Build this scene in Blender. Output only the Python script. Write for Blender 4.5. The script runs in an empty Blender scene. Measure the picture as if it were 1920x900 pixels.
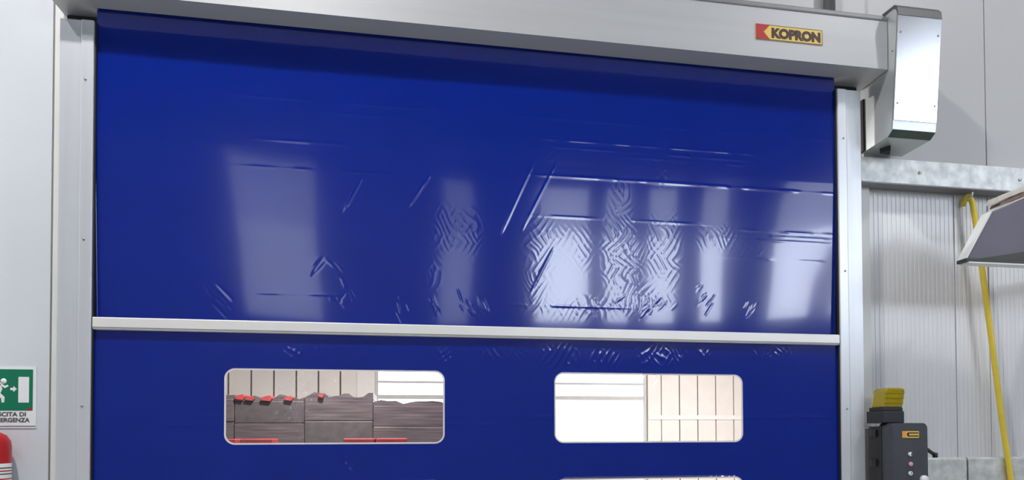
import bpy, bmesh, math, random
import numpy as np
from mathutils import Vector, Matrix

random.seed(7)
sc = bpy.context.scene
col = sc.collection

# ------------------------------------------------------------------ camera
CAM = Vector((-0.4619, -3.4279, 1.6))
YAW, PITCH, ROLL, F, V0 = 0.1530, 0.0192, -0.0030, 1150.0, 792.28
fw = Vector((math.sin(YAW)*math.cos(PITCH), math.cos(YAW)*math.cos(PITCH), math.sin(PITCH)))
r0 = Vector((math.cos(YAW), -math.sin(YAW), 0)); u0 = r0.cross(fw)
cr, sr = math.cos(ROLL), math.sin(ROLL)
rt = r0*cr + u0*sr; up = u0*cr - r0*sr
cd = bpy.data.cameras.new('camera'); cam = bpy.data.objects.new('camera', cd); col.objects.link(cam)
cd.sensor_fit = 'HORIZONTAL'; cd.sensor_width = 36; cd.lens = F/1920*36
cd.shift_y = (V0-450)/1920; cd.clip_start = 0.05; cd.clip_end = 300
cam.matrix_world = Matrix(((rt.x, up.x, -fw.x, CAM.x), (rt.y, up.y, -fw.y, CAM.y), (rt.z, up.z, -fw.z, CAM.z), (0, 0, 0, 1)))
sc.camera = cam

# ------------------------------------------------------------------ world, exposure
w = bpy.data.worlds.new('overcast_sky'); sc.world = w; w.use_nodes = True
bg = w.node_tree.nodes['Background']; bg.inputs[0].default_value = (0.95, 0.97, 1.0, 1); bg.inputs[1].default_value = 4.0
sc.view_settings.view_transform = 'Standard'; sc.view_settings.look = 'None'
sc.view_settings.exposure = 0.0; sc.view_settings.gamma = 1; sc.view_settings.use_curve_mapping = False
LAMP_W = 330.0          # each high-bay lamp of the hall
FAR_LAMP_W = 650.0       # lamps of the hall behind the door
WIN_HI, WIN_LO = 6.5, .62   # daylight in the back windows

# ------------------------------------------------------------------ materials
MATS = {}
def mat(name, c=(.8, .8, .8), rough=.5, metal=0., spec=.5, noise=0., scale=8., bump=0., bscale=40., coat=0., emit=None, stretch=(1, 1, 1), aniso=0., croug=.1):
    m = bpy.data.materials.new(name); m.use_nodes = True
    nt = m.node_tree; b = nt.nodes['Principled BSDF']
    b.inputs['Base Color'].default_value = (*c, 1); b.inputs['Roughness'].default_value = rough
    b.inputs['Metallic'].default_value = metal; b.inputs['Specular IOR Level'].default_value = spec
    b.inputs['Coat Weight'].default_value = coat; b.inputs['Coat Roughness'].default_value = croug
    b.inputs['Anisotropic'].default_value = aniso
    if emit:
        b.inputs['Emission Color'].default_value = (*emit[0], 1); b.inputs['Emission Strength'].default_value = emit[1]
    if noise or bump:
        tc = nt.nodes.new('ShaderNodeTexCoord'); mp = nt.nodes.new('ShaderNodeMapping'); mp.inputs['Scale'].default_value = stretch
        nt.links.new(tc.outputs['Object'], mp.inputs[0])
    if noise:
        n = nt.nodes.new('ShaderNodeTexNoise'); n.inputs['Scale'].default_value = scale; n.inputs['Detail'].default_value = 5
        nt.links.new(mp.outputs[0], n.inputs['Vector'])
        rp = nt.nodes.new('ShaderNodeValToRGB'); e = rp.color_ramp.elements
        e[0].position = .3; e[1].position = .7
        e[0].color = (*[x*(1-noise) for x in c], 1); e[1].color = (*[min(1, x*(1+noise)) for x in c], 1)
        nt.links.new(n.outputs['Fac'], rp.inputs[0]); nt.links.new(rp.outputs[0], b.inputs['Base Color'])
    if bump:
        n2 = nt.nodes.new('ShaderNodeTexNoise'); n2.inputs['Scale'].default_value = bscale; n2.inputs['Detail'].default_value = 3
        nt.links.new(mp.outputs[0], n2.inputs['Vector'])
        bp = nt.nodes.new('ShaderNodeBump'); bp.inputs['Strength'].default_value = bump; bp.inputs['Distance'].default_value = .01
        nt.links.new(n2.outputs['Fac'], bp.inputs['Height']); nt.links.new(bp.outputs[0], b.inputs['Normal'])
    MATS[name] = m
    return m

mat('white_wall', (.63, .665, .72), .45, noise=.02, scale=2.5, bump=.03)
mat('panel_white', (.66, .665, .69), .22, spec=.7, noise=.025, scale=2, stretch=(6, 1, .4))
mat('panel_upper', (.47, .472, .485), .42, noise=.02, scale=1.5)
mat('trim_white', (.72, .73, .72), .4, noise=.03, scale=6)
mat('joint_dark', (.22, .22, .21), .7, noise=.1)
mat('floor_grey', (.50, .50, .47), .35, noise=.08, scale=1.5, bump=.05)
mat('ceiling_grey', (.14, .145, .15), .7, noise=.03)
mat('back_wall', (.09, .09, .10), .6, noise=.04)
mat('aluminium', (.45, .46, .48), .45, metal=.2, noise=.03, scale=3, stretch=(.3, 1, 8))
mat('aluminium_rail', (.68, .71, .76), .36, metal=.45, noise=.03, scale=3, stretch=(8, 1, .3))
mat('rail_strip', (.71, .74, .79), .34, metal=.45, noise=.03, scale=3, stretch=(8, 1, .3))
mat('bar_white', (.80, .80, .79), .35, metal=.2, noise=.02)
mat('cap_grey', (.22, .225, .23), .45, metal=.3, noise=.05)
mat('steel_bright', (.86, .88, .92), .22, metal=1., noise=.02, scale=4)
mat('steel_side', (.58, .61, .61), .35, metal=.6, noise=.05, scale=6)
mat('gasket_green', (.05, .08, .065), .5, noise=.1)
mat('galvanised', (.60, .62, .62), .42, metal=.45, noise=.22, scale=14, bump=.1, bscale=30)
mat('black_rubber', (.012, .012, .014), .6, noise=.1)
mat('black_plastic', (.018, .019, .024), .4, noise=.1)
mat('charcoal_plastic', (.05, .052, .068), .42, noise=.08, scale=20)
mat('pvc_blue', (.0015, .017, .25), .12, spec=.85, noise=.05, scale=3, coat=1., croug=.05)
mat('pvc_rim', (.72, .68, .68), .3, noise=.05)
mat('red', (.40, .016, .018), .35, noise=.06)
mat('red_goods', (.26, .028, .030), .5, noise=.15)
mat('red_dull', (.17, .028, .028), .5, noise=.1)
mat('cap_dark', (.075, .078, .082), .5, noise=.05)
mat('red_paint', (.45, .008, .012), .25, noise=.05)
mat('yellow_plate', (.75, .50, .09), .4, noise=.03)
mat('orange_print', (.85, .30, .06), .4, noise=.05)
mat('dark_print', (.03, .008, .006), .5, noise=.1)
mat('sign_green', (.0, .17, .085), .4, noise=.04)
mat('sign_white', (.80, .82, .84), .4, noise=.01)
mat('print_grey', (.08, .08, .09), .5, noise=.1)
mat('yellow_hose', (.68, .52, .05), .45, noise=.06, scale=12)
mat('screw_steel', (.35, .36, .37), .4, metal=.8, noise=.1)
mat('hood_grey', (.115, .108, .15), .5, noise=.06, scale=4)
mat('hood_lip', (.045, .046, .04), .55, noise=.1)
mat('hood_edge', (.72, .73, .73), .4, noise=.03)
mat('board_cream', (.62, .58, .52), .7, noise=.12, scale=10)
mat('board_brown', (.28, .19, .15), .8, noise=.2, scale=10)
mat('button_white', (.75, .75, .78), .3, noise=.05)
mat('button_pink', (.68, .32, .33), .3, noise=.05)
mat('panel_far', (.68, .63, .60), .6, noise=.04, scale=3)
mat('panel_far_light', (.72, .68, .66), .6, noise=.03)
mat('far_joint', (.10, .09, .085), .8, noise=.1)
mat('crate_dark', (.045, .036, .04), .6, noise=.25, scale=9)
mat('crate_film', (.065, .052, .056), .3, noise=.4, scale=5, stretch=(.35, 1, 7), bump=.4, bscale=6)
mat('concrete', (.45, .44, .42), .8, noise=.08, scale=1)
mat('gate_frame', (.45, .44, .44), .5, noise=.05)
mat('lamp_shell', (.15, .15, .16), .4, metal=.5, noise=.05)
mat('daylight_pane', (.8, .85, .9), .3, noise=.02, emit=((.82, .89, 1.0), WIN_HI))
mat('daylight_pane_dim', (.8, .85, .9), .3, noise=.02, emit=((.85, .92, 1.0), WIN_LO))
mat('daylight_pane_faint', (.8, .85, .9), .3, noise=.02, emit=((.85, .92, 1.0), WIN_LO*.35))
mat('daylight_pane_upper', (.8, .85, .9), .3, noise=.02, emit=((.85, .92, 1.0), 1.5))
mat('lamp_lens', (.9, .9, .9), .3, noise=.01, emit=((1, .97, .93), 25))

def lens_mat():
    m = mat('beacon_yellow', (.46, .36, .012), .06, noise=.08, scale=30, coat=.5)
    b = m.node_tree.nodes['Principled BSDF']; b.inputs['Transmission Weight'].default_value = .35
lens_mat()
def clear_pvc():
    m = bpy.data.materials.new('clear_pvc'); m.use_nodes = True; nt = m.node_tree
    nt.nodes.remove(nt.nodes['Principled BSDF'])
    out = nt.nodes['Material Output']
    tr = nt.nodes.new('ShaderNodeBsdfTransparent'); tr.inputs[0].default_value = (.93, .92, .92, 1)
    gl = nt.nodes.new('ShaderNodeBsdfGlossy'); gl.inputs['Roughness'].default_value = .06
    tc = nt.nodes.new('ShaderNodeTexCoord'); n = nt.nodes.new('ShaderNodeTexNoise'); n.inputs['Scale'].default_value = 5
    nt.links.new(tc.outputs['Object'], n.inputs['Vector'])
    bp = nt.nodes.new('ShaderNodeBump'); bp.inputs['Strength'].default_value = .05; bp.inputs['Distance'].default_value = .02
    nt.links.new(n.outputs['Fac'], bp.inputs['Height'])
    fr = nt.nodes.new('ShaderNodeFresnel'); fr.inputs['IOR'].default_value = 1.7
    nt.links.new(bp.outputs[0], fr.inputs['Normal']); nt.links.new(bp.outputs[0], gl.inputs['Normal'])
    mx = nt.nodes.new('ShaderNodeMixShader')
    nt.links.new(fr.outputs[0], mx.inputs[0]); nt.links.new(tr.outputs[0], mx.inputs[1]); nt.links.new(gl.outputs[0], mx.inputs[2])
    nt.links.new(mx.outputs[0], out.inputs[0]); MATS['clear_pvc'] = m
clear_pvc()

# ------------------------------------------------------------------ mesh helpers
def link(name, me, m, parent=None, loc=None):
    o = bpy.data.objects.new(name, me); col.objects.link(o)
    if m: me.materials.clear(); me.materials.append(MATS[m])
    if parent: o.parent = parent
    if loc is not None: o.location = loc
    return o
def from_bm(name, bm, m, parent=None, smooth=False):
    bmesh.ops.recalc_face_normals(bm, faces=bm.faces)
    me = bpy.data.meshes.new(name); bm.to_mesh(me); bm.free()
    if smooth:
        for f in me.polygons: f.use_smooth = True
    return link(name, me, m, parent)
def bm_box(bm, a, b):
    v = [bm.verts.new((x, y, z)) for x in (a[0], b[0]) for y in (a[1], b[1]) for z in (a[2], b[2])]
    for f in ((0, 1, 3, 2), (4, 6, 7, 5), (0, 4, 5, 1), (2, 3, 7, 6), (0, 2, 6, 4), (1, 5, 7, 3)): bm.faces.new([v[i] for i in f])
def box(name, a, b, m, parent=None, bev=0., seg=2):
    bm = bmesh.new(); bm_box(bm, a, b)
    if bev: bmesh.ops.bevel(bm, geom=bm.edges[:], offset=bev, segments=seg, affect='EDGES', profile=.5)
    return from_bm(name, bm, m, parent)
def prism(name, pts, axis, a, b, m, parent=None, bev=0.):
    """pts: 2D outline; axis 'x' -> pts are (y,z); 'y' -> (x,z); 'z' -> (x,y)"""
    bm = bmesh.new()
    def P(p, t): return {'x': (t, p[0], p[1]), 'y': (p[0], t, p[1]), 'z': (p[0], p[1], t)}[axis]
    A = [bm.verts.new(P(p, a)) for p in pts]; B = [bm.verts.new(P(p, b)) for p in pts]
    bm.faces.new(A); bm.faces.new(B[::-1]); n = len(pts)
    for i in range(n): bm.faces.new((A[i], A[(i+1) % n], B[(i+1) % n], B[i]))
    if bev: bmesh.ops.bevel(bm, geom=bm.edges[:], offset=bev, segments=2, affect='EDGES', profile=.5)
    return from_bm(name, bm, m, parent)
def lathe(name, prof, c, m, parent=None, n=24, axis='z', smooth=True):
    bm = bmesh.new(); rings = []
    for r, h in prof:
        ring = []
        for i in range(n):
            t = 2*math.pi*i/n; a, b = r*math.cos(t), r*math.sin(t)
            p = {'z': (a, b, h), 'y': (a, h, b), 'x': (h, a, b)}[axis]
            ring.append(bm.verts.new((c[0]+p[0], c[1]+p[1], c[2]+p[2])))
        rings.append(ring)
    for A, B in zip(rings, rings[1:]):
        for i in range(n): bm.faces.new((A[i], A[(i+1) % n], B[(i+1) % n], B[i]))
    bm.faces.new(rings[0]); bm.faces.new(rings[-1])
    o = from_bm(name, bm, m, parent, smooth)
    return o
def smooth_path(pts, k=8):
    pts = [Vector(p) for p in pts]; out = []
    for i in range(len(pts)-1):
        p0 = pts[max(i-1, 0)]; p1 = pts[i]; p2 = pts[i+1]; p3 = pts[min(i+2, len(pts)-1)]
        for j in range(k):
            t = j/k
            out.append(.5*((2*p1) + (p2-p0)*t + (2*p0-5*p1+4*p2-p3)*t*t + (3*p1-p0-3*p2+p3)*t**3))
    out.append(pts[-1]); return out
def tube(name, pts, r, m, parent=None, n=10, flat=1.):
    bm = bmesh.new(); rings = []
    for i, p in enumerate(pts):
        d = (pts[min(i+1, len(pts)-1)] - pts[max(i-1, 0)]).normalized()
        ref = Vector((0, 1, 0)) if abs(d.y) < .9 else Vector((1, 0, 0))
        a = d.cross(ref).normalized(); b = d.cross(a).normalized()
        rings.append([bm.verts.new(p + a*r*math.cos(2*math.pi*k/n) + b*r*flat*math.sin(2*math.pi*k/n)) for k in range(n)])
    for A, B in zip(rings, rings[1:]):
        for k in range(n): bm.faces.new((A[k], A[(k+1) % n], B[(k+1) % n], B[k]))
    bm.faces.new(rings[0]); bm.faces.new(rings[-1])
    return from_bm(name, bm, m, parent, True)
def text(name, body, size, x, y, z, m, parent=None, depth=.0008, bold=0., sx=1., width=None):
    """flat lettering on a wall facing -y; x,z = left baseline"""
    cu = bpy.data.curves.new(name, 'FONT'); cu.body = body; cu.size = size; cu.extrude = depth; cu.offset = bold
    to = bpy.data.objects.new(name, cu); col.objects.link(to)
    dg = bpy.context.evaluated_depsgraph_get(); me = bpy.data.meshes.new_from_object(to.evaluated_get(dg))
    bpy.data.objects.remove(to); bpy.data.curves.remove(cu)
    if width: sx = width/max(v.co.x for v in me.vertices)
    me.transform(Matrix.Translation((x, y, z)) @ Matrix.Rotation(math.pi/2, 4, 'X') @ Matrix.Diagonal((sx, 1, 1, 1)))
    return link(name, me, m, parent)
def empty(name, loc=(0, 0, 0)):
    o = bpy.data.objects.new(name, None); col.objects.link(o); o.empty_display_size = .1
    o.location = loc
    return o
def tag(o, label, cat, group=None):
    o['label'] = label; o['category'] = cat
    if group: o['group'] = group
    return o
def struct(o, label=None):
    o['kind'] = 'structure'
    if label: o['label'] = label
    return o
def keep(parent):
    """parts are modelled in world coordinates: shift their meshes into the parent's frame"""
    def rec(p, off):
        for ch in p.children:
            if ch.type == 'MESH' and not ch.get('_local'):
                ch.data.transform(Matrix.Translation(-off))
            rec(ch, off)
    rec(parent, Vector(parent.location))

# ------------------------------------------------------------------ the hall (setting)
FY = .10                         # face of the door wall, left side
RY = .15                         # face of the panelled wall, right side
XL, XR, YB, ZC = -7.0, 13.0, -8.0, 8.6
struct(box('floor', (XL, YB, -.1), (XR, 10.0, 0), 'floor_grey'), 'grey concrete hall floor')
struct(box('ceiling', (XL, YB, ZC), (XR, .4, ZC+.1), 'ceiling_grey'), 'grey hall ceiling')
struct(box('wall_front_left', (XL, FY, 0), (-2.362, .30, ZC), 'white_wall'), 'smooth white wall left of the door')
struct(box('wall_front_top', (-2.30, .12, 3.86), (2.42, .30, ZC), 'panel_upper'), 'grey wall above the door housing')
struct(box('wall_left', (XL-.1, YB, 0), (XL, .3, ZC), 'white_wall'), 'white side wall of the hall')
struct(box('wall_right', (XR, YB, 0), (XR+.1, .3, ZC), 'panel_white'), 'white side wall of the hall')
struct(box('wall_back', (XL, YB-.1, 0), (XR, YB, ZC), 'back_wall'), 'grey wall behind the viewer')
# corner strip left of the door: gap, white post
struct(box('trim_1', (-2.347, .085, 0), (-2.300, .30, ZC), 'trim_white', bev=.006), 'white upright strip between the left wall and the door rail')
struct(box('trim_2', (-2.3625, .105, 0), (-2.3465, .29, ZC), 'joint_dark'), 'dark gap beside the left wall')
struct(box('trim_3', (2.355, .125, 0), (2.44, .30, 3.2), 'trim_white', bev=.004), 'pale upright strip beside the right door rail')

# panelled wall on the right: upper smooth sandwich panels, lower ribbed ones
wr = struct(empty('wall_front_right', (2.42, RY, 0)), 'white panelled wall right of the door')
box('backing', (2.42, .175, 0), (XR, .30, ZC), 'joint_dark', wr)
UPX = [2.42, 3.345, 4.41, 5.475, 6.54, 7.6, 8.66, 9.7, 10.8, 11.9, XR]
for a, b in zip(UPX, UPX[1:]):
    box('wall_panel', (a+.003, RY, 3.30), (b-.003, .18, ZC), 'panel_upper', wr, bev=.002, seg=1)
def ribbed(a, b, z0, z1):
    pts = []; n = max(2, int(round((b-a)/.033))); s = (b-a)/n
    for i in range(n):
        x = a+i*s; d = .0022
        pts += [(x, RY), (x+s*.55, RY), (x+s*.65, RY+d), (x+s*.9, RY+d)]
    pts += [(b, RY), (b, .18), (a, .18)]
    prism('wall_panel', pts, 'z', z0, z1, 'panel_white', wr)
LOX = [2.42, 3.085, 3.345, 4.41, 5.475, 6.54, 7.6, 8.66, 9.7, 10.8, 11.9, XR]
for a, b in zip(LOX, LOX[1:]): ribbed(a+.004, b-.004, 0., 3.29)
keep(wr)

# back wall daylight windows (seen mirrored in the curtain and the bare metal)
def back_window(i, x0, x1, z0, z1, m, h=1.75):
    o = struct(empty('window_%d' % i, ((x0+x1)/2, YB, z0)), 'tall daylight window in the wall behind the viewer')
    box('lower_pane', (x0+.04, YB+.01, z0+.04), (x1-.04, YB+.03, z0+h), m, o)
    box('upper_pane', (x0+.04, YB+.01, z0+h+.01), (x1-.04, YB+.03, z1-.04), 'daylight_pane_upper' if m == 'daylight_pane' else 'daylight_pane_faint', o)
    bm = bmesh.new()
    for a, b in (((x0, z0), (x0+.05, z1)), ((x1-.05, z0), (x1, z1)), ((x0+.05, z0), (x1-.05, z0+.05)), ((x0+.05, z1-.05), (x1-.05, z1))):
        bm_box(bm, (a[0], YB, a[1]), (b[0], YB+.08, b[1]))
    from_bm('window_frame', bm, 'gate_frame', o); keep(o)
WINS = [(-3.75, -2.3, 0), (-.25, .40, 0), (1.72, 2.92, 1), (3.22, 3.82, 1), (4.12, 4.82, 1), (5.3, 5.92, 1), (6.9, 7.95, 1), (8.3, 10.2, 1), (10.8, 12.4, 1)]
for i, (a, b, k) in enumerate(WINS):
    back_window(i+1, a, b, 3.75, 8.0 if a > 8 else 6.55, 'daylight_pane' if k else 'daylight_pane_dim', 3.35 if a > 8 else 1.75)

# ------------------------------------------------------------------ hall behind the door
FYW = 10.0
struct(box('wall_far_left', (XL, .3, 0), (XL+.1, FYW+.2, 5.2), 'panel_far'), 'side wall of the hall behind the door')
struct(box('wall_far_right', (XR-.1, .3, 0), (XR, FYW+.2, 5.2), 'panel_far'), 'side wall of the hall behind the door')
struct(box('ceiling_far', (XL, .3, 5.2), (XR, FYW+.2, 5.3), 'ceiling_grey'), 'ceiling of the hall behind the door')
fwall = struct(empty('wall_far', (0, FYW, 0)), 'panelled far wall seen through the curtain windows')
box('backing', (XL+.1, FYW+.05, 0), (-1.37, FYW+.2, 5.2), 'far_joint', fwall)
box('backing', (4.77, FYW+.05, 0), (XR-.1, FYW+.2, 5.2), 'far_joint', fwall)
box('lintel', (-1.37, FYW, 4.2), (4.77, FYW+.2, 5.2), 'panel_far', fwall)
x = -2.094
while x > XL+.6:
    box('wall_panel', (x-.4505+.03, FYW, 0), (x-.03+.025, FYW+.06, 5.2), 'panel_far', fwall); x -= .4505
box('wall_panel', (-2.094+.03, FYW, 0), (-1.73, FYW+.06, 5.2), 'panel_far', fwall)
box('door_post', (-1.73, FYW-.02, 0), (-1.37, FYW+.06, 5.2), 'panel_far_light', fwall)
x = 4.79
box('wall_panel', (4.775, FYW, 0), (5.08, FYW+.06, 5.2), 'panel_far', fwall)
x = 5.10
while x < XR-.6:
    box('wall_panel', (x, FYW, 0), (x+.42, FYW+.06, 5.2), 'panel_far', fwall); x += .447
box('skirting_rail', (4.78, FYW-.02, 1.93), (XR-.1, FYW, 2.03), 'panel_far_light', fwall)
keep(fwall)
gate = tag(empty('gate_rails', (1.7, FYW, 0)), 'pale horizontal rails crossing the bright opening beyond the curtain windows', 'gate')
for z, t in ((2.745, .022), (2.42, .045), (3.3, .03)):
    box('rail', (-1.37, FYW+.08, z-t), (4.77, FYW+.13, z+t), 'gate_frame', gate)
box('post', (-1.37, FYW+.07, 0), (-1.30, FYW+.15, 4.2), 'gate_frame', gate)
box('post', (4.70, FYW+.07, 0), (4.77, FYW+.15, 4.2), 'gate_frame', gate)
keep(gate)
struct(box('ground', (-60, FYW+.2, -.12), (60, 120, -.02), 'concrete'), 'pale concrete yard beyond the far opening')

# stacked dark goods behind the left curtain window
def crate_stack(x0, x1, y0, top, seed, label, red_top, layers=6):
    rnd = random.Random(seed)
    o = tag(empty('bundle_stack', ((x0+x1)/2, y0, 0)), label, 'goods', 'dark wrapped goods behind the door')
    box('pallet', (x0, y0, .0), (x1, y0+1., .13), 'board_brown', o)
    h = (top-.05-.13)/layers
    for k in range(layers):
        z = .13+k*h; j = rnd.uniform(0, .02)
        box('bundle', (x0, y0+j, z), (x1, y0+.98, z+h-.001), 'crate_film' if (k+seed) % 3 else 'crate_dark', o, bev=.012, seg=1)
    # loose film bunched over the top of the stack
    n = 14; pts = [(x0, top-.055)]
    hs_ = [rnd.uniform(-.02, .035)+.02*math.sin(q*1.1+seed) for q in range(n+1)]
    pts += [(x1, top-.055)] + [(x0+(x1-x0)*q/n, top+hs_[q]) for q in range(n, -1, -1)]
    prism('film_top', pts, 'y', y0+.02, y0+.9, 'crate_film', o)
    q = x0+.03
    while q < x1-.12:
        wd = rnd.uniform(.06, .16)
        if rnd.random() < red_top:
            zz = top+rnd.uniform(-.05, -.02); hh = rnd.uniform(.04, .075)
            prism('red_strap', [(q, zz), (q+wd*.8, zz-.015), (q+wd, zz+hh*.4), (q+wd*.75, zz+hh), (q+wd*.3, zz+hh*.8), (q-.01, zz+hh*.5)], 'y', y0-.03, y0+.5, 'red_goods' if rnd.random() < .6 else 'red_dull', o)
        q += wd+.015
    keep(o)
def S(u, y):            # x of an image column at eye height on a plane at depth y
    d = fw + rt*((u-960)/F); t = (y-CAM.y)/d.y
    return CAM.x + d.x*t
edges = [-4.15, -3.10, -2.12, -1.12, .45]
labs = ['dark wrapped goods stack just showing at the left end of the left curtain window', 'dark wrapped goods stack with red straps, second from the left behind the left curtain window',
        'tallest dark wrapped goods stack, in the middle of the left curtain window', 'lower dark wrapped goods stack at the right end of the left curtain window']
tops = [2.18, 2.15, 2.19, 2.09]
for i in range(4):
    crate_stack(edges[i]+.001, edges[i+1]-.001, 6.0, tops[i], 3+i, labs[i], (.6, .75, .55, .0)[i])
# low row of red bins in front of the stacks
for i, xx in enumerate((-2.95, -2.50, -1.22, -.80)):
    o = tag(empty('red_bin', (xx, 5.0, 0)), ['red bin on a dark post at the lower left of the left curtain window', 'red bin second from the left at the foot of the left curtain window',
            'red bin third from the left at the foot of the left curtain window', 'red bin rightmost at the foot of the left curtain window'][i], 'bin', 'red bins behind the door')
    prism('bin_body', [(xx-.14, .95), (xx+.14, .95), (xx+.18, 1.50), (xx-.18, 1.50)], 'y', 4.85, 5.15, 'red_goods', o, bev=.02)
    box('bin_rim', (xx-.2, 4.83, 1.48), (xx+.2, 5.17, 1.55), 'red_goods', o, bev=.01)
    box('stand', (xx-.05, 4.95, 0), (xx+.05, 5.05, .96), 'crate_dark', o); keep(o)

# ------------------------------------------------------------------ lamps
def highbay(x, y, z, wat, label, rad=.16, top=ZC, group='round lamps under the hall ceiling'):
    o = tag(empty('high_bay_lamp', (x, y, z)), label, 'lamp', group)
    lathe('shade', [(.06, .32), (.10, .30), (.12, .16), (.24, .02), (.25, 0), (.235, 0), (.225, .02), (.10, .15), (.05, .2)], (x, y, z), 'lamp_shell', o)
    lathe('lens', [(.01, .02), (.215, .02), (.215, .03), (.01, .03)], (x, y, z), 'lamp_lens', o)
    tube('cord', [Vector((x, y, z+.3)), Vector((x, y, top))], .008, 'lamp_shell', o, 6)
    keep(o)
    L = bpy.data.lights.new('lamp_light', 'AREA'); L.shape = 'DISK'; L.size = rad*2; L.energy = wat; L.color = (1, .97, .94)
    lo = bpy.data.objects.new('lamp_light', L); col.objects.link(lo); lo.parent = o; lo.location = (0, 0, -.01)
highbay(-2.2, -2.7, 7.9, LAMP_W*1.15, 'round hall lamp hanging nearest above the door')
highbay(5.2, -3.0, 7.9, LAMP_W*.45, 'round fill lamp added out of view to the right of the door')  # unseen fill lamp, its power set to lighten the motor box shadow
highbay(-5.0, -3.2, 7.9, LAMP_W*.2, 'round hall lamp hanging to the left of the door')
highbay(-1.5, 4.6, 4.6, FAR_LAMP_W, 'round lamp in the hall behind the door above the goods', top=5.2)
highbay(5.5, 5.6, 4.6, FAR_LAMP_W, 'round lamp in the hall behind the door right of the goods', top=5.2)

# ------------------------------------------------------------------ roll-up door
door = tag(empty('roll_up_door', (0, 0, 0)), 'large blue plastic roll-up door with aluminium rails, housing and clear windows', 'door')

# --- curtain relief, metres, as a function of x,z
def unp(u, v, y=0.):
    d = fw + rt*((u-960)/F) - up*((v-V0)/F); t = (y-CAM.y)/d.y
    p = CAM + d*t
    return p.x, p.z
rs = np.random.RandomState(5)
RIDGES = []     # (x, z, angle, half length, half width, amplitude)
def crease(u0_, v0_, u1_, v1_, wd, amp):
    a = unp(u0_, v0_); b = unp(u1_, v1_)
    RIDGES.append(((a[0]+b[0])/2, (a[1]+b[1])/2, math.atan2(b[1]-a[1], b[0]-a[0]), math.hypot(b[0]-a[0], b[1]-a[1])/2, wd, amp))
def cluster(u, v, ru, rv, n, amp=.0016, ang=None, ln=(.018, .045), wd=(.004, .0065)):
    cx, cz = unp(u, v); s = 1/330.
    for _ in range(n):
        x = cx + rs.normal()*ru*s*.75; z = cz + rs.normal()*rv*s*.75
        a = math.radians(rs.choice([58, -58, 50, -62]) + rs.normal()*10) if ang is None else math.radians(ang + rs.normal()*8)
        RIDGES.append((x, z, a, rs.uniform(*ln), rs.uniform(*wd), amp*rs.choice([-1, 1])*rs.uniform(.12, .4)))
crease(678, 335, 648, 392, .006, .0022); crease(802, 335, 768, 385, .006, .0018)
crease(995, 318, 943, 432, .005, .0022); crease(1037, 318, 985, 420, .005, .0022); crease(1035, 470, 1000, 540, .006, .002)
PATCHES = []    # crumpled areas: centre, radii, amplitude, wave length
def crumple(u, v, ru, rv, amp=.0006, lam=.032, g=.5):
    cx, cz = unp(u, v); PATCHES.append((cx, cz, ru/330., rv/330., amp*g, lam))
for args in [(850, 285, 22, 32), (860, 430, 52, 48), (815, 515, 18, 32, .0004), (1040, 290, 24, 16), (1045, 460, 66, 62), (1020, 540, 40, 40, .0004),
             (1163, 380, 18, 60, .0005), (1165, 480, 40, 80, .0008), (1240, 320, 16, 30, .0005), (1245, 470, 34, 80, .0006), (1340, 445, 50, 26, .0004), (1410, 470, 26, 40, .0003),
             (1080, 575, 100, 22, .0007), (1200, 560, 60, 30, .0007), (660, 380, 24, 50, .0002), (640, 560, 26, 12, .0004)]:
    crumple(*args)
cluster(1215, 572, 26, 18, 14, .002, 50); cluster(1322, 565, 22, 16, 9, .002, 50); cluster(1410, 582, 10, 12, 4, .002, 55)
cluster(870, 577, 30, 14, 10, .0022, -62); cluster(757, 572, 8, 16, 4, .003, -68); cluster(820, 577, 8, 10, 3, .003, -62)
cluster(390, 560, 26, 18, 6, .0018, -45, (.03, .07)); cluster(645, 562, 18, 8, 5, .002); cluster(597, 490, 14, 16, 5, .0018, 50); cluster(620, 510, 20, 20, 5, .0015, -50)
# below the bar
for args in [(550, 662, 18, 12), (600, 660, 10, 12), (680, 662, 12, 14), (830, 668, 18, 16), (925, 662, 60, 12, .0004), (380, 660, 40, 16, .00025),
             (1050, 670, 46, 22), (1135, 672, 40, 16), (1240, 670, 56, 20), (1320, 664, 16, 10), (1450, 665, 60, 14, .0003), (655, 870, 18, 30, .0006), (590, 850, 50, 16, .0004), (1365, 865, 30, 30, .0004)]:
    crumple(*args, g=3.2)
cluster(360, 655, 25, 12, 6, .0012); cluster(580, 850, 45, 12, 14, .0018, 48); cluster(655, 872, 14, 18, 12, .0022, -52)
cluster(1220, 848, 18, 10, 7, .0018, -48); cluster(1365, 868, 20, 22, 9, .002, 45); cluster(445, 880, 20, 4, 3, .0015)
PANE_RIDGES = len(RIDGES)
cluster(548, 740, 24, 26, 140, .011, None, (.01, .03), (.005, .009)); cluster(560, 790, 20, 30, 20, .007, 8, (.015, .03)); cluster(632, 715, 12, 18, 10, .008)
cluster(1215, 720, 22, 20, 16, .012, 52, (.03, .06), (.005, .008)); cluster(770, 750, 40, 8, 8, .0015, 0)
SEAMS = [(3.297, .25, 1.6, .0006), (3.255, .25, 1.5, .0003), (3.225, .8, 1.5, .0003), (3.085, .3, 2.1, .0016), (2.85, .2, 1.3, .0007), (2.83, 1.55, 2.1, .0011), (2.80, 1.6, 2.1, .0008),
         (2.775, 1.5, 2.1, .0008), (2.66, 1.5, 2.1, .0006), (2.335, .05, .7, .0009), (3.04, -1.3, -.5, .0006), (3.19, -1.2, -.6, .0006), (3.36, -1.0, -.6, .0006), (2.36, -1.3, -.7, .0006),
         (1.70, -2.1, 2.1, .0010), (1.655, -2.1, 2.1, .0010), (3.42, -2.1, 2.1, .0004)]
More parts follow.
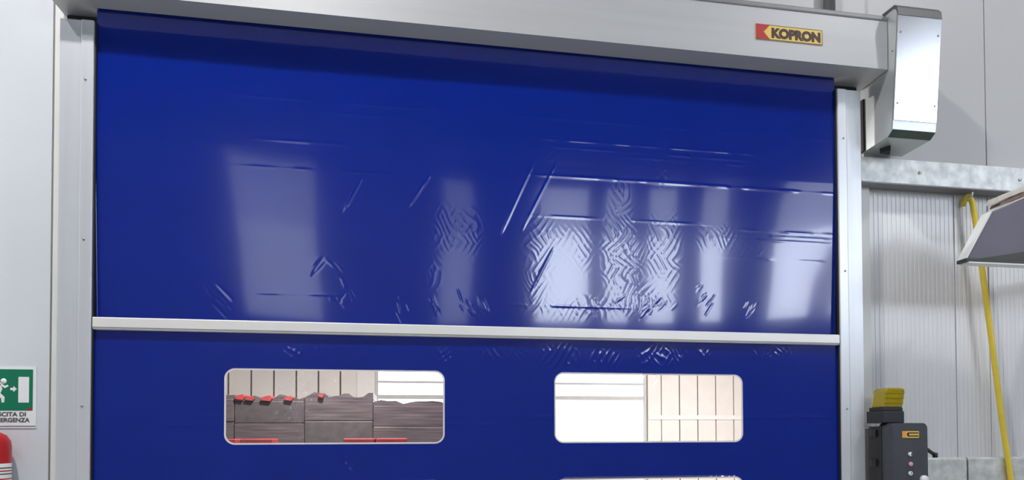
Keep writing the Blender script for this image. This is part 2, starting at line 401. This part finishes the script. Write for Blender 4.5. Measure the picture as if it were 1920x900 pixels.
def vnoise(X, Z, s, seed):
    g = np.random.RandomState(seed).rand(64, 64); a = (X/s) % 63; b = (Z/s) % 63
    i = a.astype(int); j = b.astype(int); p = a-i; q = b-j; p = p*p*(3-2*p); q = q*q*(3-2*q)
    return g[i, j]*(1-p)*(1-q)+g[i+1, j]*p*(1-q)+g[i, j+1]*(1-p)*q+g[i+1, j+1]*p*q
def relief(X, Z, ridges, crumpled=True):
    H = np.zeros_like(X)
    # the sheet hangs in a shallow belly, tighter at the bar, and is a little twisted
    H += .006*np.sin(X*1.7+.6)*np.exp(-((Z-3.0)/.7)**2) + .0008*np.sin(X*4.1+1.)*np.exp(-((Z-2.7)/.5)**2)
    H *= 1-np.clip(np.abs(X)/2.104, 0, 1)**4
    H += BEND*(X*X-1.5)*np.clip(3.15-Z, 0, None)*(Z > 2.2)
    H += .0002*np.sin(X*11.+Z*3.)*np.exp(-((Z-2.65)/.3)**2)
    for z, a, b, A in SEAMS:
        m = 1/(1+np.exp(-(X-a)/.06))/(1+np.exp((X-b)/.06))*np.clip(2.4*vnoise(X+9, X*0+z*31, .09, 9)-.45, .1, 1)
        H += A*m*np.exp(-((Z-z)/.007)**2)
    n1 = vnoise(X+9, Z, .11, 1); n2 = vnoise(X+9, Z, .08, 2); n3 = vnoise(X+9, Z, .05, 3)
    for cx, cz, rx, rz, A, lam in PATCHES if crumpled else ():
        env = np.exp(-((X-cx)/rx)**2-((Z-cz)/rz)**2)
        if env.max() < .01: continue
        for sg, nz_, k in ((1, n1, n3), (-1, n2, 1-n3)):
            an = math.radians(sg*57); n = -X*math.sin(an)+Z*math.cos(an)
            ph = math.pi*n/lam+5*nz_+cx*7
            H += A*np.sqrt(env)*np.clip((env-.1)*2, 0, 1)*np.clip(2.6*k-.75, 0, 1)*((1-np.abs(np.sin(ph)))**1.6)
    nx = X.shape[1]; x0 = X[0, 0]; z0 = Z[0, 0]; dx = X[0, 1]-X[0, 0]; dz = Z[1, 0]-Z[0, 0]; nz = X.shape[0]
    for (cx, cz, an, L, wd, A) in ridges:
        rad = L+4*wd
        i0 = max(int((cx-rad-x0)/dx), 0); i1 = min(int((cx+rad-x0)/dx)+2, nx); j0 = max(int((cz-rad-z0)/dz), 0); j1 = min(int((cz+rad-z0)/dz)+2, nz)
        if i0 >= i1 or j0 >= j1: continue
        xs = X[j0:j1, i0:i1]-cx; zs = Z[j0:j1, i0:i1]-cz
        t = xs*math.cos(an)+zs*math.sin(an); n = -xs*math.sin(an)+zs*math.cos(an)
        H[j0:j1, i0:i1] += A*np.exp(-(n/wd)**2)*np.exp(-(t/(L+1e-6))**4)
    return H
BEND = -.007
WX0, WX1, WR = .312, 1.4705, .055
HOLES = [(sx, z0, z1) for (z0, z1) in ((1.549, 1.955), (.935, 1.345)) for sx in (-1, 1)]
def rr_sd(X, Z, h):
    sx, z0, z1 = h; cx = sx*(WX0+WX1)/2; cz = (z0+z1)/2
    qx = np.abs(X-cx)-(WX1-WX0)/2+WR; qz = np.abs(Z-cz)-(z1-z0)/2+WR
    return np.hypot(np.maximum(qx, 0), np.maximum(qz, 0))+np.minimum(np.maximum(qx, qz), 0)-WR
def sheet(name, x0, x1, z0, z1, step, m, parent, ridges, holes=(), inside=None, off=0., grow=0.):
    nx = int((x1-x0)/step)+1; nz = int((z1-z0)/step)+1
    X, Z = np.meshgrid(np.linspace(x0, x1, nx), np.linspace(z0, z1, nz))
    H = relief(X, Z, ridges, not inside)
    s = step
    shapes = list(holes) + ([inside] if inside else [])
    for h in shapes:
        sd = rr_sd(X, Z, h)-grow; e = 1e-4
        gx = (rr_sd(X+e, Z, h)-rr_sd(X-e, Z, h))/(2*e); gz = (rr_sd(X, Z+e, h)-rr_sd(X, Z-e, h))/(2*e)
        k = np.abs(sd) < s*.72
        X = np.where(k, X-sd*gx, X); Z = np.where(k, Z-sd*gz, Z)
    idx = np.arange(nx*nz).reshape(nz, nx)
    q = np.stack([idx[:-1, :-1], idx[:-1, 1:], idx[1:, 1:], idx[1:, :-1]], -1).reshape(-1, 4)
    xc = X.ravel()[q].mean(1); zc = Z.ravel()[q].mean(1); keepf = np.ones(len(q), bool)
    for h in holes: keepf &= rr_sd(xc, zc, h)-grow > 0
    if inside: keepf &= rr_sd(xc, zc, inside)-grow < 0
    q = q[keepf]
    used = np.unique(q); remap = -np.ones(nx*nz, int); remap[used] = np.arange(len(used))
    V = np.stack([X.ravel(), (off - H).ravel(), Z.ravel()], -1)[used]; q = remap[q]
    me = bpy.data.meshes.new(name); me.vertices.add(len(V)); me.vertices.foreach_set('co', V.ravel().astype(np.float32))
    me.loops.add(q.size); me.loops.foreach_set('vertex_index', q.ravel().astype(np.int32))
    me.polygons.add(len(q)); me.polygons.foreach_set('loop_start', np.arange(0, q.size, 4, dtype=np.int32))
    me.polygons.foreach_set('loop_total', np.full(len(q), 4, np.int32)); me.polygons.foreach_set('use_smooth', np.ones(len(q), bool))
    me.update(calc_edges=True); me.validate()
    return link(name, me, m, parent)
up_sheet = sheet('upper_curtain', -2.104, 2.104, 2.16, 3.86, .0042, 'pvc_blue', door, RIDGES[:PANE_RIDGES])
lo_sheet = sheet('lower_curtain', -2.104, 2.104, .01, 2.16, .0060, 'pvc_blue', door, RIDGES[:PANE_RIDGES], holes=HOLES)
for h in HOLES:
    sx, z0, z1 = h
    a, b = sorted((sx*WX0, sx*WX1))
    p = sheet('window_pane', a-.03, b+.03, z0-.03, z1+.03, .0065, 'clear_pvc', lo_sheet, RIDGES[PANE_RIDGES:], inside=h, off=.004, grow=.012)
    # welded rim, a narrow pale band round the inside of the cut-out
    bm = bmesh.new(); n = 10; ring_o, ring_i = [], []
    for (cx, cz, a0) in ((b-WR, z1-WR, 0), (a+WR, z1-WR, 90), (a+WR, z0+WR, 180), (b-WR, z0+WR, 270)):
        for k in range(n+1):
            t = math.radians(a0+90*k/n)
            ring_o.append((cx+WR*math.cos(t), cz+WR*math.sin(t))); ring_i.append((cx+(WR-.009)*math.cos(t), cz+(WR-.009)*math.sin(t)))
    vo = [bm.verts.new((x, .0015, z)) for x, z in ring_o]; vi = [bm.verts.new((x, .0015, z)) for x, z in ring_i]
    wo = [bm.verts.new((x, .0035, z)) for x, z in ring_o]; wi = [bm.verts.new((x, .0035, z)) for x, z in ring_i]
    N = len(vo)
    for k in range(N):
        j = (k+1) % N
        bm.faces.new((vo[k], vo[j], vi[j], vi[k])); bm.faces.new((wi[k], wi[j], wo[j], wo[k])); bm.faces.new((vi[k], vi[j], wi[j], wi[k])); bm.faces.new((vo[j], vo[k], wo[k], wo[j]))
    from_bm('window_rim', bm, 'pvc_rim', lo_sheet)

bar = prism('stiffening_bar', [(-.004, 2.142), (-.020, 2.144), (-.026, 2.150), (-.026, 2.200), (-.020, 2.206), (-.004, 2.208)], 'x', -2.098, 2.098, 'bar_white', door)
box('bar_lip', (-2.098, -.0265, 2.150), (2.098, -.012, 2.1545), 'cap_grey', bar)
box('bottom_bar', (-2.098, -.03, .0), (2.098, -.003, .09), 'black_rubber', door, bev=.006)

# --- guide rails
def rail(s):
    def X(a, b): return (min(s*a, s*b), max(s*a, s*b))
    a, b = X(2.165, 2.268)
    g = box('guide_rail', (a, -.020, 0), (b, .095, 3.735), 'aluminium_rail', door, bev=.004)
    a, b = X(2.105, 2.1655)
    box('inner_strip', (a, -.026, 0), (b, -.004, 3.735), 'rail_strip', g, bev=.004)
    a, b = X(2.0985, 2.106)
    box('brush_seal', (a, -.016, 0), (b, -.003, 3.735), 'black_rubber', g)
    a, b = X(2.105, 2.1655)
    box('rail_back', (a, .030, 0), (b, .095, 3.735), 'black_rubber', g)
    for z in (3.425, 2.6, 1.75, .9):
        lathe('screw', [(.002, -.0295), (.006, -.029), (.007, -.0255)], (s*2.142, 0, z), 'screw_steel', g, 8, 'y')
    return g
rail(-1); rail(1)

# --- housing
HX0, HX1 = -2.29, 2.358
hs = prism('housing', [(-.140, 3.806), (-.140, 4.118), (-.132, 4.118), (-.132, 3.812), (-.014, 3.812), (-.014, 3.806)], 'x', HX0, HX1, 'aluminium', door)
box('top_cap', (HX0, -.146, 4.100), (HX1, .115, 4.132), 'cap_grey', hs, bev=.008)
for a, b in ((HX0, -2.098), (2.098, HX1)):
    box('soffit_end', (a, -.014, 3.806), (b, .098, 3.812), 'aluminium', hs)
box('soffit_back', (-2.098, .03, 3.806), (2.098, .098, 3.812), 'aluminium', hs)
box('end_plate', (HX0, -.131, 3.813), (HX0+.006, .115, 4.1), 'aluminium', hs)
box('brush_block', (-2.272, .055, 3.736), (-2.10, .098, 3.800), 'black_rubber', hs)
box('brush_block', (2.10, .055, 3.736), (2.30, .098, 3.800), 'black_rubber', hs)
lathe('roller', [(.02, -2.1), (.09, -2.1), (.09, 2.1), (.02, 2.1)], (0, -.035, 3.99), 'pvc_blue', hs, 24, 'x')

# --- name plate
NX0, NX1, NZ0, NZ1, NY = 1.495, 1.922, 3.912, 4.000, -.140
npl = box('name_plate', (NX0, NY-.004, NZ0), (NX1, NY, NZ1), 'yellow_plate', door)
prism('red_mark', [(NX0, NZ0), (NX0+.09, NZ0), (NX0+.048, (NZ0+NZ1)/2), (NX0+.09, NZ1), (NX0, NZ1)], 'y', NY-.0052, NY-.0036, 'red', npl)
text('lettering', 'KOPRON', .074, NX0+.098, NY-.0045, NZ0+.017, 'dark_print', npl, .0006, .0048, 1.02)
bm = bmesh.new()
for a, b in (((NX0+.09, NZ1-.003), (NX1, NZ1)), ((NX0+.09, NZ0), (NX1, NZ0+.003)), ((NX1-.003, NZ0), (NX1, NZ1))):
    bm_box(bm, (a[0], NY-.0046, a[1]), (b[0], NY-.0038, b[1]))
from_bm('border_line', bm, 'gasket_green', npl)

# --- motor box at the right end
BX0, BX1 = 2.362, 2.655
prof = [(.10, 3.400), (-.128, 3.400), (-.166, 3.428), (-.1705, 3.470), (-.221, 4.095), (-.212, 4.128), (-.190, 4.146), (-.10, 4.152), (.10, 4.152)]
mb = prism('motor_box', prof, 'x', BX0, BX1, 'steel_side', door)
def slab(name, z0, z1, x0, x1, t, m, parent):      # plate lying on the leaning front
    def fy(z): return -.1705-(z-3.470)*(.0505/.625)
    bm = bmesh.new()
    pts = [(x0, fy(z0), z0), (x1, fy(z0), z0), (x1, fy(z1), z1), (x0, fy(z1), z1)]
    A = [bm.verts.new((p[0], p[1]-t, p[2])) for p in pts]; B = [bm.verts.new((p[0], p[1]+.001, p[2])) for p in pts]
    bm.faces.new(A); bm.faces.new(B[::-1])
    for i in range(4): bm.faces.new((A[i], A[(i+1) % 4], B[(i+1) % 4], B[i]))
    return from_bm(name, bm, m, parent)
slab('front_panel', 3.482, 4.085, BX0+.002, BX1-.002, .004, 'steel_bright', mb)
for x in (BX0+.02, BX1-.02):
    for z in (3.58, 3.99):
        y = -.1705-(z-3.470)*(.0505/.625)-.004
        lathe('screw', [(.002, y-.003), (.006, y-.0025), (.007, y+.001)], (x, 0, z), 'screw_steel', mb, 8, 'y')
prism('gasket', [(-.1285, 3.397), (-.1690, 3.427), (-.166, 3.4295), (-.126, 3.400)], 'x', BX0+.002, BX1-.002, 'gasket_green', mb)
prism('cap_band', [(-.2245, 4.088), (-.2200, 4.135), (-.1980, 4.163), (-.10, 4.172), (-.10, 4.151), (-.189, 4.145), (-.210, 4.127), (-.219, 4.088)], 'x', BX0-.002, BX1+.002, 'cap_dark', mb)
box('gap_shade_strip', (2.352, .065, 3.402), (2.3625, .099, 3.735), 'black_rubber', mb)  # black strip standing in for the shade in the gap beside the rail
prism('cable_gland', [(2.43, .02), (2.51, .03), (2.46, -.035)], 'z', 3.37, 3.401, 'black_rubber', mb)
lathe('side_screw', [(.002, BX0-.004), (.006, BX0-.003), (.007, BX0)], (0, -.175, 3.90), 'screw_steel', mb, 8, 'x')
prism('side_edge', [(-.1655, 3.43), (-.1705, 3.470), (-.219, 4.09), (-.214, 4.09), (-.1655, 3.470), (-.161, 3.43)], 'x', BX0-.0015, BX0+.001, 'cap_grey', mb)

# ------------------------------------------------------------------ things on the right wall
bmo = tag(empty('steel_beam', (3.6, .06, 3.2)), 'galvanised steel channel beam running along the right wall below the motor box', 'beam')
prism('channel', [(.06, 3.205), (.06, 3.362), (.149, 3.362), (.149, 3.355), (.067, 3.355), (.067, 3.212), (.149, 3.212), (.149, 3.205)], 'x', 2.30, 4.05, 'galvanised', bmo)
prism('channel', [(.06, 3.205), (.06, 3.362), (.149, 3.362), (.149, 3.355), (.067, 3.355), (.067, 3.212), (.149, 3.212), (.149, 3.205)], 'x', 4.055, 7.2, 'galvanised', bmo)
box('lower_lip', (2.30, .0555, 3.196), (7.2, .149, 3.2048), 'cap_grey', bmo)
for x in (2.75, 3.5, 4.3): lathe('bolt', [(.004, .052), (.011, .053), (.011, .0605)], (x, 0, 3.285), 'galvanised', bmo, 6, 'y')
keep(bmo)
lb = tag(empty('wall_guard_rail', (3.6, .08, 0)), 'low galvanised steel guard rail along the right wall behind the control box', 'guard rail')
for a, b in ((2.46, 3.085), (3.10, 5.0)):
    prism('rail_plate', [(.085, 1.05), (.085, 1.428), (.10, 1.440), (.149, 1.440), (.149, 1.432), (.105, 1.432), (.093, 1.42), (.093, 1.05)], 'x', a, b, 'galvanised', lb)
for x in (2.7, 3.6, 4.6): box('post', (x-.04, .095, 0), (x+.04, .148, 1.43), 'galvanised', lb)
keep(lb)
cd1 = tag(empty('conduit', (2.14, .09, 4.15)), 'grey conduit rising up the wall above the door housing', 'conduit')
tube('pipe', [Vector((2.14, .085, 4.14)), Vector((2.14, .085, ZC))], .035, 'cap_grey', cd1, 14)
box('pipe_clip', (2.095, .045, 4.7), (2.185, .12, 4.73), 'galvanised', cd1); keep(cd1)

# yellow hose over a hook
hz = tag(empty('hose', (3.13, .1, 0)), 'yellow hose hanging from a hook below the beam, slanting to the floor', 'hose')
pts = smooth_path([(3.138, .135, 3.115), (3.140, .125, 3.14), (3.150, .107, 3.172), (3.170, .095, 3.13), (3.185, .09, 3.02), (3.225, .085, 2.70), (3.285, .08, 2.20), (3.345, .075, 1.70), (3.40, .065, 1.25), (3.46, .05, .6), (3.50, .0, .08), (3.62, -.12, .024), (3.85, -.15, .022)])
tube('hose_line', pts, .017, 'yellow_hose', hz, 10)
tube('hook', smooth_path([(3.148, .149, 3.16), (3.148, .10, 3.15), (3.148, .075, 3.16), (3.148, .07, 3.185)], 5), .006, 'galvanised', hz, 8)
keep(hz)

# dark sloped hood with boards on top
hd = tag(empty('sloped_hood', (3.2, .0, 2.5)), 'dark grey sloped metal hood jutting in at the right edge', 'hood')
HF, HB = -.400, -.345
prism('hood_body', [(2.618, 2.590), (3.85, 2.590), (3.68, 2.865), (3.30, 3.01), (3.15, 3.01), (2.785, 2.862)], 'y', HF, HB, 'hood_grey', hd, bev=.002)
prism('edge_trim', [(2.609, 2.590), (2.618, 2.590), (2.785, 2.862), (2.776, 2.866)], 'y', HF-.004, HB, 'hood_edge', hd)
box('bottom_lip', (2.606, HF-.010, 2.570), (3.865, HB, 2.5905), 'hood_lip', hd, bev=.003)
box('bottom_flange', (2.620, HF-.014, 2.562), (3.86, HB-.01, 2.5695), 'hood_edge', hd)
prism('front_wedge', [(2.70, 2.592), (3.80, 2.592), (3.60, 2.662), (3.10, 2.662)], 'y', HF-.004, HF+.01, 'hood_lip', hd)
for x in (3.72, 3.78): box('wall_arm', (x, HB-.002, 2.60), (x+.05, .149, 2.66), 'galvanised', hd)
keep(hd)
def hoodtop(x): return 2.862+(x-2.785)*(3.01-2.862)/(3.15-2.785)
def strip(x0, x1, d0, d1, y0, y1, m, label):
    o = prism('board', [(x0, hoodtop(x0)+d0), (x1, hoodtop(x1)+d0), (x1, hoodtop(x1)+d1), (x0+.012, hoodtop(x0)+d1)], 'y', y0, y1, m, bev=.003)
    tag(o, label, 'board', 'boards lying on the hood')
strip(2.790, 3.13, .003, .016, HF+.005, HB+.02, 'board_cream', 'thin cream board lowest on the sloped hood')
strip(2.850, 3.13, .018, .042, HF+.01, HB+.02, 'board_brown', 'brown board between the cream ones on the sloped hood')
strip(2.825, 3.13, .045, .080, HF, HB+.02, 'board_cream', 'thick cream board topmost on the sloped hood')

# ------------------------------------------------------------------ control box with beacon
cb = tag(empty('control_box', (2.44, .15, 1.2)), 'charcoal door control box with push buttons on the right wall', 'control box')
def rounded_rect(x0, x1, z0, z1, r, n=5):
    out = []
    for cx, cz, a0 in ((x1-r, z1-r, 0), (x0+r, z1-r, 90), (x0+r, z0+r, 180), (x1-r, z0+r, 270)):
        for k in range(n+1):
            t = math.radians(a0+90*k/n); out.append((cx+r*math.cos(t), cz+r*math.sin(t)))
    return out
CX0, CX1, CZ0, CZ1, CYF = 2.322, 2.555, 1.16, 1.660, -.178
prism('rear_case', rounded_rect(CX0+.004, CX1-.012, CZ0+.02, CZ1-.018, .012), 'y', -.075, .149, 'black_plastic', cb)
prism('front_cover', rounded_rect(CX0, CX1, CZ0, CZ1, .028), 'y', CYF, -.078, 'charcoal_plastic', cb, bev=.003)
prism('case_seal', rounded_rect(CX0-.004, CX1+.004, CZ0-.004, CZ1+.002, .028), 'y', -.092, -.074, 'black_rubber', cb)
for z in (1.60, 1.42, 1.24): box('hinge', (CX0-.010, -.05, z-.022), (CX0+.005, -.005, z+.022), 'black_plastic', cb, bev=.004)
yb = box('logo_plate', (2.385, CYF-.003, 1.572), (2.495, CYF, 1.612), 'yellow_plate', cb)
prism('logo_print', [(2.420, 1.5795), (2.491, 1.5795), (2.491, 1.5865), (2.431, 1.5865), (2.425, 1.592), (2.431, 1.5975), (2.491, 1.5975), (2.491, 1.6045), (2.420, 1.6045), (2.412, 1.592)], 'y', CYF-.0038, CYF-.0028, 'dark_print', yb)
prism('logo_mark', [(2.388, 1.574), (2.412, 1.574), (2.400, 1.592), (2.412, 1.610), (2.388, 1.610)], 'y', CYF-.0038, CYF-.0028, 'orange_print', yb)
def button(name, x, z, m, inner=None, r=.013):
    b = lathe(name, [(.002, CYF-.010), (r*.8, CYF-.010), (r, CYF-.007), (r, CYF+.001)], (x, 0, z), m, cb, 14, 'y')
    if inner: prism('symbol', inner, 'y', CYF-.0112, CYF-.0098, 'black_plastic', b)
    return b
button('push_button', 2.434, 1.475, 'button_white', [(2.436, 1.485), (2.445, 1.475), (2.436, 1.465)])
button('push_button', 2.436, 1.416, 'button_pink')
button('push_button', 2.434, 1.361, 'button_white', [(2.427, 1.362), (2.441, 1.362), (2.434, 1.369)])
lathe('key_switch', [(.004, CYF-.022), (.020, CYF-.022), (.024, CYF-.014), (.024, CYF+.001)], (2.521, 0, 1.325), 'button_white', cb, 16, 'y')
tube('side_lever', [Vector((CX1-.004, -.12, 1.530)), Vector((CX1+.02, -.12, 1.522)), Vector((CX1+.065, -.12, 1.490)), Vector((CX1+.10, -.12, 1.468))], .011, 'black_plastic', cb, 10)
lathe('lever_tip', [(.004, -.016), (.014, -.016), (.015, .012), (.006, .016)], (CX1+.104, -.12, 1.466), 'black_plastic', cb, 12)
keep(cb)
bc = tag(empty('warning_beacon', (2.37, -.09, 1.66)), 'yellow warning beacon on a black base on top of the control box', 'beacon')
bc.location = (2.372, -.06, 1.661)
box('base', (2.298, -.125, 1.661), (2.450, .01, 1.735), 'black_plastic', bc, bev=.006)
box('collar', (2.312, -.115, 1.735), (2.448, .0, 1.758), 'black_rubber', bc, bev=.004)
ln = prism('lens', [(2.318, 1.757), (2.452, 1.757), (2.470, 1.862), (2.455, 1.876), (2.352, 1.876), (2.338, 1.862)], 'y', -.112, -.005, 'beacon_yellow', bc, bev=.010)
for z in (1.785, 1.815, 1.845):
    k = (z-1.757)/.105*.018
    box('lens_rib', (2.320+k*1.1, -.115, z-.003), (2.449+k*.9, -.002, z+.003), 'beacon_yellow', ln, bev=.001)
keep(bc)

# ------------------------------------------------------------------ things on the left wall
sg = tag(empty('exit_sign', (-2.56, FY, 1.64)), 'green and white emergency exit sign on the left wall', 'sign')
SX0, SX1 = -2.675, -2.436
box('backing_board', (SX0-.012, FY-.004, 1.640), (-2.420, FY, 1.958), 'sign_white', sg)
gp = box('green_panel', (SX0, FY-.0055, 1.731), (SX1, FY-.003, 1.944), 'sign_green', sg)
y1, y2 = FY-.0066, FY-.005
box('door_symbol', (-2.503, y2-.0012, 1.772), (-2.453, y2, 1.905), 'sign_white', gp)
prism('arrow_symbol', [(-2.540, 1.836), (-2.540, 1.848), (-2.526, 1.848), (-2.526, 1.858), (-2.510, 1.842), (-2.526, 1.826), (-2.526, 1.836)], 'y', y1, y2, 'sign_white', gp)
# running figure
prism('figure_torso', [(-2.610, 1.872), (-2.585, 1.868), (-2.577, 1.842), (-2.588, 1.815), (-2.618, 1.818), (-2.622, 1.850)], 'y', y1, y2, 'sign_white', gp)
lathe('figure_head', [(.002, y1), (.0145, y1), (.0145, y2)], (-2.572, 0, 1.882), 'sign_white', gp, 14, 'y')
prism('figure_arm', [(-2.592, 1.866), (-2.566, 1.846), (-2.548, 1.856), (-2.554, 1.864), (-2.566, 1.858), (-2.588, 1.876)], 'y', y1, y2, 'sign_white', gp)
prism('figure_arm', [(-2.608, 1.872), (-2.640, 1.862), (-2.646, 1.838), (-2.636, 1.838), (-2.632, 1.852), (-2.606, 1.856)], 'y', y1, y2, 'sign_white', gp)
prism('figure_leg', [(-2.606, 1.822), (-2.586, 1.820), (-2.566, 1.800), (-2.568, 1.772), (-2.580, 1.772), (-2.582, 1.794), (-2.606, 1.806)], 'y', y1, y2, 'sign_white', gp)
prism('figure_leg', [(-2.618, 1.822), (-2.602, 1.816), (-2.622, 1.786), (-2.652, 1.780), (-2.652, 1.792), (-2.630, 1.798)], 'y', y1, y2, 'sign_white', gp)
box('red_tab', (-2.462, y2-.001, 1.733), (-2.437, y2, 1.742), 'red', gp)
text('lettering', 'USCITA DI', .030, -2.619, FY-.005, 1.7015, 'print_grey', sg, .0005, .0008, width=.152)
text('lettering', 'EMERGENZA', .030, -2.625, FY-.005, 1.6715, 'print_grey', sg, .0005, .0008, width=.176)
box('rule_line', (SX0-.01, FY-.0052, 1.648), (-2.422, FY-.0038, 1.6515), 'print_grey', sg)
keep(sg)
ex = tag(empty('fire_extinguisher', (-2.568, .0, 1.0)), 'red fire extinguisher hung on the left wall below the exit sign', 'extinguisher')
c = (-2.568, .0, 0)
lathe('cylinder', [(.03, 1.02), (.075, 1.02), (.082, 1.04), (.082, 1.545), (.078, 1.575), (.062, 1.602), (.035, 1.618), (.022, 1.622)], c, 'red_paint', ex, 28)
lathe('label_band', [(.0825, 1.25), (.0828, 1.252), (.0828, 1.46), (.0825, 1.462)], c, 'sign_white', ex, 28)
for i, z in enumerate((1.44, 1.425, 1.41, 1.385, 1.37, 1.355, 1.34)):
    lathe('label_line', [(.0829, z-.003), (.0832, z-.003), (.0832, z+.003), (.0829, z+.003)], c, 'red_paint' if i % 2 else 'print_grey', ex, 28)
lathe('valve', [(.02, 1.618), (.022, 1.622), (.022, 1.665), (.014, 1.67)], c, 'screw_steel', ex, 14)
prism('handle', [(-.03, 1.668), (-.12, 1.69), (-.12, 1.70), (-.02, 1.684), (.02, 1.684), (.02, 1.668)], 'x', c[0]-.012, c[0]+.012, 'black_plastic', ex)
tube('discharge_hose', smooth_path([(c[0]-.02, 0, 1.65), (c[0]-.09, -.01, 1.63), (c[0]-.105, -.01, 1.5), (c[0]-.1, -.01, 1.2)]), .009, 'black_rubber', ex, 8)
box('wall_bracket', (c[0]-.03, .078, 1.3), (c[0]+.03, FY, 1.5), 'screw_steel', ex)
keep(ex)
